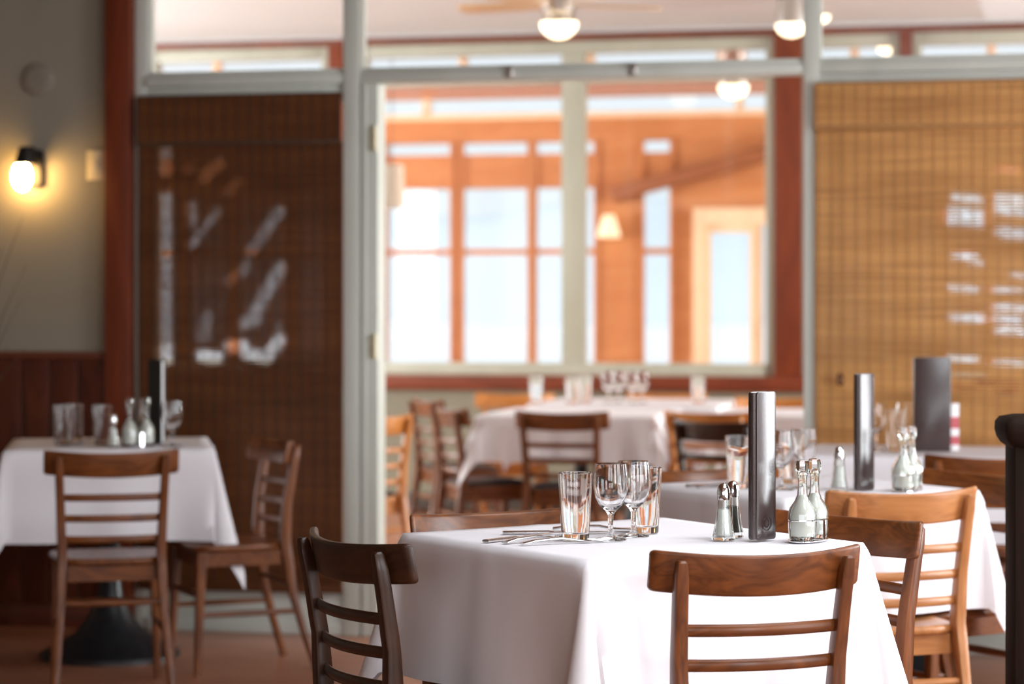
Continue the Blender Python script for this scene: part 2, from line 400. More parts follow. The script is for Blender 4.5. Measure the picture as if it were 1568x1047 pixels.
# ------------------------------------------------------------------ far room
struct(bx(-7.6, 5.1, YP + 0.15, YF + 0.02, ZC + 0.0, ZC + 0.1).build('ceiling', 'ceiling', smooth=0), 'off-white ceiling over the far dining room')
wall_with_windows('wall_far_right', 'plaster', 'x', 4.86, 0.12, YP + 0.1, YF, [(9.9, 13.5)], 0.8, 2.7)
wall_with_windows('wall_far_left', 'plaster', 'x', -7.5, 0.12, YP + 0.1, YF, [(9.9, 13.5)], 0.8, 2.7)
struct(bx(-7.5, -6.0, YP + 0.0, YP + 0.12, 0, ZC).build('wall_return', 'plaster', smooth=0))
struct(bx(xe, 4.9, YP + 0.0, YP + 0.12, 0, ZC).build('wall_return', 'plaster', smooth=0))
zs0 = zY(800, 597, YF); zs1 = zY(800, 574, YF); zh0 = zY(800, 64, YF); zh1 = zY(800, 54, YF)
struct(bx(-7.5, 5.0, YF, YF + 0.14, 0, zs0).build('wall_far', 'olive_paint', smooth=0), 'olive grey wall below the inner windows')
struct(bx(-7.5, 5.0, YF, YF + 0.14, zh1, ZC + 0.1).build('wall_far_header', 'ceiling', smooth=0))
struct(bx(-7.5, 5.0, YF - 0.02, YF, 0.0, 0.10).build('baseboard_far', 'dark_base', bevel=0.003))
struct(bx(-7.5, 5.0, YF - 0.035, YF + 0.14, zs0, zs1).build('trim_2', 'redwoodX', bevel=0.004), 'red-brown wooden sill board under the inner windows')
struct(bx(-7.5, 5.0, YF - 0.03, YF + 0.14, zh0, zh1).build('trim_3', 'redwoodX', bevel=0.004))
posts = [(-75, -30), (190, 228), (505, 548), (1186, 1229), (1378, 1397), (1640, 1690)]
pw = [(onY(a, YF), onY(b, YF)) for a, b in posts]
for i, (a, b) in enumerate(pw):
    struct(bx(a, b, YF - 0.04, YF + 0.14, zs1, zh0).build('trim_%d' % (i + 4), 'redwoodZ', bevel=0.004))
struct(bx(-7.5, pw[0][0], YF, YF + 0.14, zs1, zh0).build('wall_far_end', 'olive_paint', smooth=0))
struct(bx(pw[-1][1], 5.0, YF, YF + 0.14, zs1, zh0).build('wall_far_end', 'olive_paint', smooth=0))
zm0, zm1 = zY(800, 129, YF), zY(800, 106, YF)
def far_window(n, xl, xr, mull, label):
    t = struct(empty('window_%d' % n, (0, YF, 0)), label)
    s = 0.055; zb_, zt_ = zs1, zh0
    fr = lambda nm, a, b, c, d, y0=0.0, y1=0.10: bx(a, b, y0, y1, c, d).build(nm, 'frame_paint', t, bevel=0.004)
    fr('frame_stile', xl, xl + s, zb_, zt_); fr('frame_stile', xr - s, xr, zb_, zt_)
    fr('frame_sill', xl + s, xr - s, zb_, zb_ + 0.075, -0.02); fr('frame_head', xl + s, xr - s, zt_ - 0.075, zt_)
    edges = [xl + s] + [e for m_ in mull for e in m_] + [xr - s]
    for a, b in mull: fr('mullion', a, b, zb_ + 0.075, zt_ - 0.075, -0.01)
    for a, b in zip(edges[0::2], edges[1::2]):
        fr('frame_rail', a, b, zm0, zm1)
        bx(a, b, 0.05, 0.056, zb_ + 0.075, zm0).build('glass_pane', 'pane', t, smooth=0)
        bx(a, b, 0.05, 0.056, zm1, zt_ - 0.075).build('glass_pane', 'pane', t, smooth=0)
far_window(1, pw[0][1], pw[1][0], [], None)
far_window(2, pw[1][1], pw[2][0], [], 'grey framed inner window behind the dark blind')
far_window(3, pw[2][1], pw[3][0], [(onY(860, YF), onY(895, YF))], 'wide grey framed inner window in the middle, looking into the sunroom')
far_window(4, pw[3][1], pw[4][0], [], 'narrow inner window above the tan blind')
far_window(5, pw[4][1], pw[5][0], [], 'bright inner window above the tan blind at the right')

# ------------------------------------------------------------------ sunroom
ZS = 3.00                      # lower cedar roof along the back wall
ZU = 3.17                      # higher roof next to the far room
YS = 17.8                      # where the roof steps up: a strip of glass faces the far room
cs = MB()
cs.box(-10.6, 5.1, YF + 0.14, YS + 0.12, ZU, ZU + 0.12); cs.box(-10.6, 5.1, YS, YB + 0.15, ZS, ZS + 0.03)
struct(cs.build('ceiling', 'cedarX', smooth=0), 'orange cedar ceiling of the sunroom')
sky = struct(empty('window_6', (0, YS, ZS)), 'long strip window where the cedar roof steps up')
bx(-10.5, 5.0, -0.03, 0.03, 0.0, 0.035).build('frame_sill', 'cream', sky, bevel=0.003)
bx(-10.5, 5.0, -0.03, 0.03, 0.15, 0.17).build('frame_head', 'cream', sky, bevel=0.003)
xx = -10.2
while xx < 5:
    bx(xx, xx + 0.06, -0.02, 0.03, 0.035, 0.15).build('glazing_bar', 'cream', sky, bevel=0.003)
    bx(xx + 0.06, xx + 0.98, 0.0, 0.006, 0.035, 0.15).build('glass_pane', 'pane', sky, smooth=0)
    xx += 0.98
wall_with_windows('wall_sunroom_right', 'cedarY', 'x', 4.86, 0.12, YF + 0.14, YB, [(15.3, 18.7)], 0.8, 2.7, ZS)
wall_with_windows('wall_sunroom_left', 'cedarY', 'x', -10.5, 0.12, YF + 0.14, YB, [(15.3, 18.7)], 0.8, 2.7, ZS)
struct(bx(-10.5, -7.5, YF, YF + 0.14, 0, ZS).build('wall_return', 'cedarX', smooth=0))
# back wall: windows with transom lights and a clerestory
Z = lambda py: zY(784, py, YB)
wpx = [(-120, -40), (-25, 60), (75, 150), (165, 225), (234, 274), (284, 352), (362, 440), (452, 520), (535, 578), (590, 692), (707, 810), (819, 912), (984, 1028), (1250, 1330), (1345, 1425), (1448, 1508), (1520, 1610), (1625, 1710)]
wx = [(onY(a, YB), onY(b, YB)) for a, b in wpx]
dr = (onY(1062, YB), onY(1196, YB))
zw0, zw1, zw2, zw3 = 0.62, Z(388), Z(383), Z(288)
zt_a, zt_b = Z(236), Z(218)
zc_a, zc_b = Z(174), Z(150)
bwall = MB()
xs = sorted(wx + [dr])
bwall.box(-10.5, 5.0, YB, YB + 0.12, zc_b, ZS)
bwall.box(-10.5, 5.0, YB, YB + 0.12, zt_b, zc_a)
e = -10.5
for a, b in xs:
    bwall.box(e, a, YB, YB + 0.12, 0, zt_b)
    if (a, b) == dr: bwall.box(a, b, YB, YB + 0.12, 2.06, zt_b)
    else:
        bwall.box(a, b, YB, YB + 0.12, 0, zw0); bwall.box(a, b, YB, YB + 0.12, zw3, zt_a)
    e = b
bwall.box(e, 5.0, YB, YB + 0.12, 0, zt_b)
struct(bwall.build('wall_back', 'cedarX', smooth=0), 'orange cedar back wall of the sunroom')
for i, (a, b) in enumerate(wx):
    t = struct(empty('window_%d' % (i + 7), (0, YB, 0)))
    s = 0.02
    f = MB(); f.box(a - s, a + 0.012, -0.02, 0.0, zw0, zt_b + 0.015); f.box(b - 0.012, b + s, -0.02, 0.0, zw0, zt_b + 0.015)
    f.build('casing', 'cedarZ', t)
    bx(a, b, 0.0, 0.06, zw1 - 0.012, zw2 + 0.012).build('glazing_bar', 'cedarX', t)
    for (c, d) in ((zw0, zw1 - 0.012), (zw2 + 0.012, zw3), (zt_a, zt_b)):
        bx(a, b, 0.05, 0.055, c, d).build('glass_pane', 'pane', t, smooth=0)
cl = struct(empty('window_30', (0, YB, 0)), 'bright clerestory strip high on the sunroom back wall')
bx(-10.5, 5.0, -0.05, 0.02, zc_a - 0.045, zc_a).build('frame_sill', 'cream', cl, bevel=0.004)
xx = -10.3
while xx < 5:
    bx(xx, xx + 0.06, 0.0, 0.1, zc_a, zc_b).build('mullion', 'cream', cl)
    bx(xx + 0.06, xx + 1.31, 0.05, 0.055, zc_a, zc_b).build('glass_pane', 'pane', cl, smooth=0)
    xx += 1.31
# the cream framed door with a glass pane
dt = struct(empty('door_1', (0, YB, 0)), 'cream framed glass door in the sunroom')
a, b = dr
bx(a, a + 0.10, -0.05, 0.08, 0, 2.06).build('door_frame', 'cream', dt, bevel=0.004)
bx(b - 0.10, b, -0.05, 0.08, 0, 2.06).build('door_frame', 'cream', dt, bevel=0.004)
bx(a + 0.10, b - 0.10, -0.05, 0.08, 1.92, 2.06).build('door_head', 'cream', dt, bevel=0.004)
sx = onY(1148, YB)
for (u0, u1, z0_, z1_) in ((a + 0.10, a + 0.14, 0.0, 1.92), (sx, sx + 0.1, 0.0, 1.92), (a + 0.14, sx, 0.0, 0.25), (a + 0.14, sx, 1.86, 1.92)):
    bx(u0, u1, -0.01, 0.04, z0_, z1_).build('door_stile', 'cream', dt, bevel=0.003)
bx(a + 0.14, sx, 0.01, 0.016, 0.25, 1.86).build('glass_pane', 'pane', dt, smooth=0)
bx(sx + 0.1, b - 0.10, 0.01, 0.016, 0.0, 1.92).build('glass_pane', 'pane', dt, smooth=0)
MB().tube([(sx + 0.03, -0.05, 1.0), (sx + 0.03, -0.05, 1.14)], 0.012).build('door_handle', 'brass', dt)
# sloping timber band that climbs to the right along the sunroom wall
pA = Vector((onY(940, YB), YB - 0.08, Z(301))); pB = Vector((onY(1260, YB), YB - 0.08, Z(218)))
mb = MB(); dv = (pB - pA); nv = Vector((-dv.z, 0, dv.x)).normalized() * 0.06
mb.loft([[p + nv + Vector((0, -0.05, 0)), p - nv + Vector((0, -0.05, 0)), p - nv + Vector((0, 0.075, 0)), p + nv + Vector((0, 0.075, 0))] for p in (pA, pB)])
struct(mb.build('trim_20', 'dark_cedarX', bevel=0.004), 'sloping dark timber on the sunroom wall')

# ------------------------------------------------------------------ outdoors
g = MB(); N = 24
rings = []
for j in range(N + 1):
    y = YB + 0.2 + (190 - YB) * (j / N) ** 1.6
    rings.append([(-160 + 320 * i / 40.0, y, -0.2 + 0.25 * math.sin(i * 1.3) * math.sin(j * 0.7) * (0.2 + j / N)) for i in range(41)])
b0 = len(g.v)
for r in rings: g.v += r
for j in range(N):
    for i in range(40):
        g.f.append((b0 + j * 41 + i, b0 + j * 41 + i + 1, b0 + (j + 1) * 41 + i + 1, b0 + (j + 1) * 41 + i))
tag(g.build('snowy_ground', 'snow'), 'bright snow covered ground outside the sunroom windows', 'snow', kind='stuff')
g = MB()
prof = [2.0 + 2.2 * math.sin(i * 0.35) + 1.6 * math.sin(i * 0.83 + 1) + 7 for i in range(61)]
g.loft([[(-170 + 340 * i / 60.0, 191 + dy, -1 + (prof[i] * f)) for i in range(61)] for dy, f in ((0, 0), (6, 0.5), (16, 0.85), (30, 1.0), (60, 0.0))], cap=False)
tag(g.build('snowy_hill', 'haze_hill'), 'pale hazy snow covered hill seen through the sunroom windows', 'hill')

# ------------------------------------------------------------------ bamboo blinds
def blind(name, xl, xr, ztop, zval, zbot, pitch, gapf, mslat, mcord, cordstep, label):
    t = empty(name, ((xl + xr) / 2, YP - 0.035, zbot)); tag(t, label, 'blind')
    W = xr - xl; H_ = ztop - zbot
    def slats(nm, z0, z1, y, gap, nseg):
        m_ = MB(); z = z0
        while z + pitch * 0.5 < z1:
            zc = z + pitch / 2; jit = random.uniform(-0.0004, 0.0004)
            ring = []
            for i in range(nseg + 1):
                x = -W / 2 + W * i / nseg
                hgt = pitch * (1 - gap(x + (xl + xr) / 2, zc + zbot)) / 2
                yy = y + jit + 0.0005 * math.sin(x * 37 + z * 90)
                ring.append([(x, yy - 0.0012, zc - hgt), (x, yy - 0.0012, zc + hgt), (x, yy + 0.0012, zc + hgt), (x, yy + 0.0012, zc - hgt)])
            m_.loft(ring); z += pitch
        o = m_.build(nm, mslat, t, smooth=0); o['kind'] = 'stuff'
    slats('slats', 0.02, zval - zbot, 0.0, gapf, 72)
    slats('valance_slats', zval - zbot, H_, -0.022, lambda x, z: 0.004, 2)
    bx(-W / 2, W / 2, -0.016, 0.012, H_ - 0.03, H_ + 0.008).build('head_rail', mcord, t, bevel=0.003)
    bx(-W / 2, W / 2, -0.026, -0.018, zval - zbot - 0.012, zval - zbot + 0.004).build('valance_edge', mcord, t, bevel=0.002)
    bx(-W / 2, W / 2, -0.008, 0.008, 0.0, 0.03).build('bottom_rail', mslat, t, bevel=0.003)
    c = MB(); n = int(W / cordstep)
    for i in range(n + 1):
        x = -W / 2 + 0.012 + (W - 0.024) * i / n
        c.box(x - 0.0016, x + 0.0016, -0.0045, -0.0015, 0.02, zval - zbot)
        c.box(x - 0.0016, x + 0.0016, -0.0265, -0.0235, zval - zbot, H_)
    o = c.build('warp_threads', mcord, t, smooth=0); o['kind'] = 'stuff'
    return t
def seg_dist(p, a, b):
    ax, ay = a; bx_, by = b; px, py = p
    dx, dy = bx_ - ax, by - ay; L = dx * dx + dy * dy
    k_ = max(0, min(1, ((px - ax) * dx + (py - ay) * dy) / L)) if L else 0
    return math.hypot(px - ax - k_ * dx, py - ay - k_ * dy)
def to_px(x, z, Y):          # where a glint-shaped gap of the blind lies, measured on the blind in picture units of the partition plane
    d = -x * ST + Y * CT; X = x * CT + Y * ST
    return CX + FPX * X / d, HOR - FPX * (z - EYE) / d
glint_gaps_dark = [((253, 222), (253, 262), 9, 0.30), ((253, 300), (253, 548), 9, 0.42), ((253, 535), (253, 548), 10, 0.6), ((292, 315), (294, 340), 8, 0.3),  # slat gaps widened in the shape of light glints from behind
        ((290, 378), (332, 326), 7, 0.26), ((312, 272), (336, 252), 10, 0.17), ((352, 292), (368, 276), 9, 0.12), ((288, 250), (290, 262), 7, 0.15),
        ((384, 386), (428, 324), 9, 0.26), ((352, 430), (378, 408), 9, 0.2), ((384, 490), (430, 410), 10, 0.36), ((372, 496), (392, 488), 10, 0.34),
        ((312, 515), (318, 485), 10, 0.2), ((310, 545), (332, 547), 9, 0.6), ((354, 530), (370, 530), 10, 0.55), ((376, 540), (408, 548), 9, 0.5), ((408, 546), (428, 520), 9, 0.45), ((426, 500), (428, 520), 6, 0.2)]
def fleck(x, z):             # uneven gap widths break the glints into dots
    v = math.sin(math.floor(x / 0.021) * 12.99 + math.floor(z / 0.0118) * 78.23) * 43758.5
    return 0.55 + 0.75 * (v - math.floor(v))
def gap_dark(x, z):
    p = to_px(x, z, YP - 0.035); g_ = 0.012
    for a, b, r, s in glint_gaps_dark:
        dd = seg_dist(p, a, b)
        if dd < r * 1.6: g_ = max(g_, (s * 0.42 if s < 0.45 else s * 0.75) * fleck(x, z) * max(0, min(1, (1.5 - dd / r) / 1.0)))
    return min(g_, 0.75)
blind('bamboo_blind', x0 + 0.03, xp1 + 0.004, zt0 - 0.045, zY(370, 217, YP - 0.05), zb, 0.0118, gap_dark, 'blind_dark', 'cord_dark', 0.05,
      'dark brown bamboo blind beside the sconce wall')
rr = random.Random(5)
glint_gaps_tan = []  # gaps shaped as dashes of light showing between the slats
for (ax, ay, ln, r, s) in ((1545, 258, 20, 6, .5), (1478, 302, 26, 6, .5), (1476, 330, 30, 13, .62), (1548, 305, 30, 9, .5), (1545, 320, 28, 8, .5), (1548, 355, 22, 9, .45), (1478, 390, 18, 7, .5),
        (1492, 400, 16, 5, .4), (1472, 440, 26, 5, .42), (1535, 442, 34, 5, .4), (1545, 470, 32, 6, .42), (1480, 485, 30, 6, .5), (1535, 487, 32, 6, .45), (1548, 505, 26, 6, .45),
        (1472, 548, 28, 5, .45), (1540, 555, 34, 5, .42), (1480, 575, 32, 5, .42), (1530, 585, 34, 5, .45), (1480, 592, 24, 4, .4), (1545, 600, 20, 5, .4), (1560, 420, 12, 5, .3)):
    glint_gaps_tan.append(((ax - ln + 8, ay), (ax + ln - 6, ay + 3), r, s))
def gap_tan(x, z):
    p = to_px(x, z, YP - 0.035); g_ = 0.014
    for a, b, r, s in glint_gaps_tan:
        dd = seg_dist(p, a, b)
        if dd < r * 1.6: g_ = max(g_, s * 1.1 * fleck(x, z) * max(0, min(1, (1.5 - dd / r) / 0.9)))
    return min(g_, 0.75)
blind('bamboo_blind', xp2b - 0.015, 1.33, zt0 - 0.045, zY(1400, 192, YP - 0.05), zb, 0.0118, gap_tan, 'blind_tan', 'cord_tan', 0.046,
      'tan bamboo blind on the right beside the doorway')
# pull toggle of the tan blind
to = empty('blind_cord', (onY(1287, YP - 0.06), YP - 0.075, zY(1287, 590, YP - 0.06))); tag(to, 'blind cord with a small wooden toggle hanging on the tan blind', 'cord')
MB().lathe([(0.004, 0), (0.014, 0.01), (0.012, 0.035), (0.004, 0.045)], 10).build('toggle', 'chestnutZ', to)
MB().tube([(0, 0, 0.045), (0, 0.03, 1.05)], 0.0016, 6).build('string', 'cord_tan', to)

# ------------------------------------------------------------------ wall fittings near the sconce
sp = Vector((onY(57, YP), YP, zY(57, 258, YP)))
sc_ = empty('wall_sconce', (sp.x, YP, sp.z)); tag(sc_, 'black wall sconce with a glowing bulb on the warm grey wall', 'sconce')
m_ = MB(); m_.loft([[(x_ * 1.0, -yy, z_) for (x_, z_) in rrect(0.062, 0.15, 0.02)] for yy in (0.001, 0.018)])
m_.build('back_plate', 'black_metal', sc_, bevel=0.002)
m_ = MB(); m_.tube([(0.0, -0.01, 0.02), (-0.01, -0.05, 0.045), (-0.03, -0.075, 0.045)], [0.014, 0.013, 0.013], 12); m_.build('arm', 'black_metal', sc_)
m_ = MB()
m_.lathe([(0.008, 0.085), (0.03, 0.08), (0.044, 0.03), (0.046, 0.012), (0.038, 0.012), (0.03, 0.05)], 24, -0.012, -0.075); m_.build('socket_cup', 'black_metal', sc_)
m_ = MB(); m_.lathe([(0.004, -0.092), (0.022, -0.084), (0.036, -0.06), (0.04, -0.035), (0.034, -0.005), (0.022, 0.02)], 24, -0.03, -0.078); m_.build('bulb', 'bulb', sc_)
dk = empty('round_wall_plate', (onY(59, YP), YP, zY(59, 122, YP))); tag(dk, 'round cover plate high on the wall above the sconce', 'wall plate')
m_ = MB(); m_.loft([[(r * math.cos(2 * math.pi * k / 32), -y_, r * math.sin(2 * math.pi * k / 32)) for k in range(32)] for r, y_ in ((0.066, 0.0006), (0.066, 0.008), (0.058, 0.013), (0.03, 0.014))]); m_.build('disc', 'white_plastic', dk)
m_ = MB(); m_.loft([[(r * math.cos(2 * math.pi * k / 12), -y_, r * math.sin(2 * math.pi * k / 12)) for k in range(12)] for r, y_ in ((0.006, 0.013), (0.006, 0.017))]); m_.build('screw', 'nickel', dk)
sw = empty('light_switch', (onY(147, YP), YP, zY(147, 253, YP))); tag(sw, 'ivory light switch plate beside the wooden trim', 'light switch')
bx(-0.037, 0.037, -0.007, -0.0005, -0.058, 0.058).build('plate', 'switch', sw, bevel=0.002)
bx(-0.012, 0.012, -0.014, -0.007, -0.022, 0.022).build('rocker', 'switch', sw, bevel=0.002)
# tall vase with dried twigs
vp = PD(-52, 9.14); vz = empty('floor_vase', vp); tag(vz, 'tall dark floor vase with dried twigs at the left edge', 'vase')
MB().lathe([(0.07, 0), (0.085, 0.02), (0.10, 0.25), (0.085, 0.55), (0.05, 0.72), (0.055, 0.80), (0.045, 0.80), (0.04, 0.70)], 28).build('body', 'vase', vz)
tr = random.Random(3)
for i in range(13):
    dx = tr.uniform(-0.05, 0.30); dy = tr.uniform(-0.05, 0.06); hz = tr.uniform(1.15, 1.75) - abs(dx) * 0.5
    pts = [(dx * 0.06, dy * 0.1, 0.66), (dx * 0.25, dy * 0.4, 0.66 + (hz - 0.66) * 0.4), (dx * 0.6, dy * 0.8, 0.66 + (hz - 0.66) * 0.75), (dx, dy, hz)]
    MB().tube(pts, [0.003, 0.0026, 0.002, 0.001], 6).build('twig', 'twig', vz)

# ------------------------------------------------------------------ chairs
K = 1.35                                     # plan curve of the back
def back_line(z):                            # y of the rear posts' centre line by height
    P = [(0, -0.285), (0.13, -0.242), (0.27, -0.203), (0.45, -0.178), (0.58, -0.185), (0.70, -0.205), (0.80, -0.226)]
    for (z0, y0), (z1, y1) in zip(P, P[1:]):
        if z <= z1: return y0 + (y1 - y0) * (z - z0) / (z1 - z0)
    return P[-1][1]
def post_x(z):
    P = [(0, 0.188), (0.27, 0.166), (0.45, 0.158), (0.80, 0.172)]
    for (z0, y0), (z1, y1) in zip(P, P[1:]):
        if z <= z1: return y0 + (y1 - y0) * (z - z0) / (z1 - z0)
    return P[-1][1]
CH = {}
def chair_meshes():
    for s in (-1, 1):
        rings = []
        for i in range(25):
            z = 0.774 * i / 24
            wd = 0.027 + 0.004 * math.exp(-((z - 0.45) / 0.15) ** 2)
            dp = 0.026 + 0.014 * math.exp(-((z - 0.44) / 0.16) ** 2) + (0.003 if z > 0.6 else 0)
            if i == 24: wd -= 0.006; dp -= 0.006
            rings.append([(s * post_x(z) + a, back_line(z) + b, z) for a, b in rrect(wd, dp, 0.006, 2)])
        top = rings[-1]; rings.append([(sum(p[0] for p in top) / len(top) * 0.3 + p[0] * 0.7, sum(p[1] for p in top) / len(top) * 0.3 + p[1] * 0.7, 0.778) for p in top])
        CH['back_leg%d' % s] = MB().loft(rings).mesh('back_leg', smooth=40)
    # top rail
    rings = []; hw = 0.217; er = 0.010
    stations = [(-(hw - er + er * math.sin(R(q))), er * (1 - math.cos(R(q)))) for q in (90, 68, 45, 22)]
    stations += [(-(hw - er) + 2 * (hw - er) * i / 30, 0.0) for i in range(31)]
    stations += [(-x, ins) for x, ins in reversed(stations[:4])]
    for x, ins in stations:
        hh = 0.080 - 1.6 * ins; tk = 0.0185 - 1.3 * min(ins, 0.009); bow = 0.011 * (x / hw) ** 2 - 0.006
        yc = back_line(0.75) + 0.0165 + 0.00925 + K * (x * x - post_x(0.75) ** 2)
        zc = 0.7515
        rings.append([(x, yc + a + (back_line(zc + b) - back_line(zc)), zc + b + bow) for a, b in rrect(tk, hh, min(0.006, tk * 0.45), 3)])
    CH['top_rail'] = MB().loft(rings).mesh('top_rail', smooth=40)
    for j, zc in enumerate((0.642, 0.574, 0.506)):
        rings = []
        for i in range(17):
            px_ = post_x(zc); x = -px_ + 2 * px_ * i / 16
            yc = back_line(zc) + 0.008 + K * 0.9 * (x * x - px_ ** 2)
            rings.append([(x, yc + 0.0065 * math.cos(2 * math.pi * k / 10), zc + 0.0125 * math.sin(2 * math.pi * k / 10)) for k in range(10)])
        CH['slat%d' % j] = MB().loft(rings).mesh('slat', smooth=60)
    # seat: rounded trapezoid, dished
    def outline(sc_=1.0, dz=0):
        pts = []
        for k in range(40):
            a = 2 * math.pi * k / 40
            cx_, sy_ = math.cos(a), math.sin(a)
            ex = 0.42
            x = math.copysign(abs(cx_) ** ex, cx_); y = math.copysign(abs(sy_) ** ex, sy_)
            wd = 0.186 + 0.016 * y
            pts.append((x * wd * sc_, (-0.018 + y * 0.172) * sc_, dz))
        return pts
    CH['seat'] = MB().loft([outline(0.97, 0.420), outline(1.0, 0.426), outline(1.0, 0.437), outline(0.97, 0.443), outline(0.80, 0.440), outline(0.4, 0.437)]).mesh('seat', smooth=50)
    CH['seat_pad'] = MB().loft([outline(0.90, 0.4405), outline(0.93, 0.448), outline(0.90, 0.457), outline(0.78, 0.461), outline(0.4, 0.463)]).mesh('seat_pad', smooth=60)
    m = MB(); m.box(-0.145, 0.145, 0.108, 0.125, 0.368, 0.4195); m.box(-0.140, 0.140, -0.172, -0.156, 0.368, 0.4195)
    for s in (-1, 1): m.loft([[(s * 0.145, -0.165, z), (s * 0.161, -0.165, z), (s * 0.167, 0.110, z), (s * 0.151, 0.110, z)] for z in (0.368, 0.4195)])
    CH['seat_frame'] = m.mesh('seat_frame', smooth=0)
    for s in (-1, 1):
        rings = []
        for i in range(9):
            z = 0.4195 * i / 8; q = 0.022 + 0.013 * i / 8
            rings.append([(s * (0.172 - 0.010 * i / 8) + a, 0.138 - 0.018 * i / 8 + b, z) for a, b in rrect(q, q, 0.006, 2)])
        CH['front_leg%d' % s] = MB().loft(rings).mesh('front_leg', smooth=40)
        CH['side_stretcher%d' % s] = MB().tube([(s * 0.172, -0.225, 0.205), (s * 0.170, -0.03, 0.205), (s * 0.167, 0.13, 0.205)], [0.009, 0.011, 0.009], 10).mesh('side_stretcher')
    CH['rear_stretcher'] = MB().tube([(-0.165, -0.195, 0.30), (0, -0.195, 0.30), (0.165, -0.195, 0.30)], [0.009, 0.0115, 0.009], 10).mesh('rear_stretcher')
    CH['front_stretcher'] = MB().tube([(-0.165, 0.127, 0.27), (0, 0.127, 0.27), (0.165, 0.127, 0.27)], [0.009, 0.0115, 0.009], 10).mesh('front_stretcher')
    for me in CH.values(): me.materials.append(M['walnutX'])
chair_meshes()
RAILY = back_line(0.75) + 0.0165 + 0.00925 - K * post_x(0.75) ** 2 + 0.02   # chord of the top rail, about
def chair(X, d, face, tone, label, group=None, ref='rail', pad=False):
    """X, d: centre of the top rail's chord seen from the camera; face: heading in degrees measured from the camera's right"""
    fx, fy = math.cos(R(face)), math.sin(R(face))
    if ref == 'rail': X, d = X - RAILY * fx, d - RAILY * fy
    t = empty('dining_chair', CW(X, d), R(face) + TH - R(90))
    tag(t, label, 'chair', group)
    for key, me in CH.items():
        if key == 'seat_pad' and not pad: continue
        nm = key.rstrip('-01234'); o = link(nm, me, t)
        ax = 'Z' if 'leg' in nm else ('Y' if nm in ('side_stretcher', 'seat') else 'X')
        o.material_slots[0].link = 'OBJECT'
        o.material_slots[0].material = M['black_pad'] if nm == 'seat_pad' else M[tone + ax]
    return t
GN = 'ladder-back dining chairs'
chair(0.480, 4.615, 106.5, 'chestnut', 'brown ladder-back chair in front of the nearest table, its back to the viewer', GN)
chair(-0.338, 4.875, 30, 'walnut', 'dark brown chair at the left side of the nearest table', GN)
chair(-0.052, 5.50, -62, 'chestnut', 'brown chair behind the nearest table, only its top rail showing', GN)
chair(0.762, 5.375, 222, 'chestnut', 'brown chair right of the oil bottles at the nearest table', GN)
chair(1.005, 6.12, 110, 'honey', 'light honey coloured ladder-back chair at the second table', GN)
chair(0.55, 6.95, -60, 'chestnut', 'brown chair behind the second table, top rail seen above the cutlery', GN)
chair(1.32, 6.76, 211, 'chestnut', 'brown chair between the honey chair and the dark post', GN)
chair(1.50, 7.52, 80, 'chestnut', 'brown chair in front of the table by the tan blind', GN)
chair(0.86, 8.36, 350, 'chestnut', 'brown chair at the left end of the table by the tan blind', GN)
chair(1.86, 8.26, 168, 'chestnut', 'brown chair at the right end of the table by the tan blind', GN)
chair(-1.289, 7.80, 103, 'chestnut', 'brown ladder-back chair with its back to the viewer at the left table', GN)
chair(-1.012, 8.444, 203, 'chestnut', 'brown chair seen from the side in front of the dark blind', GN, ref='seat')
chair(-1.98, 8.36, -8, 'chestnut', 'brown chair at the left end of the left table, cut by the picture edge', GN, ref='seat')

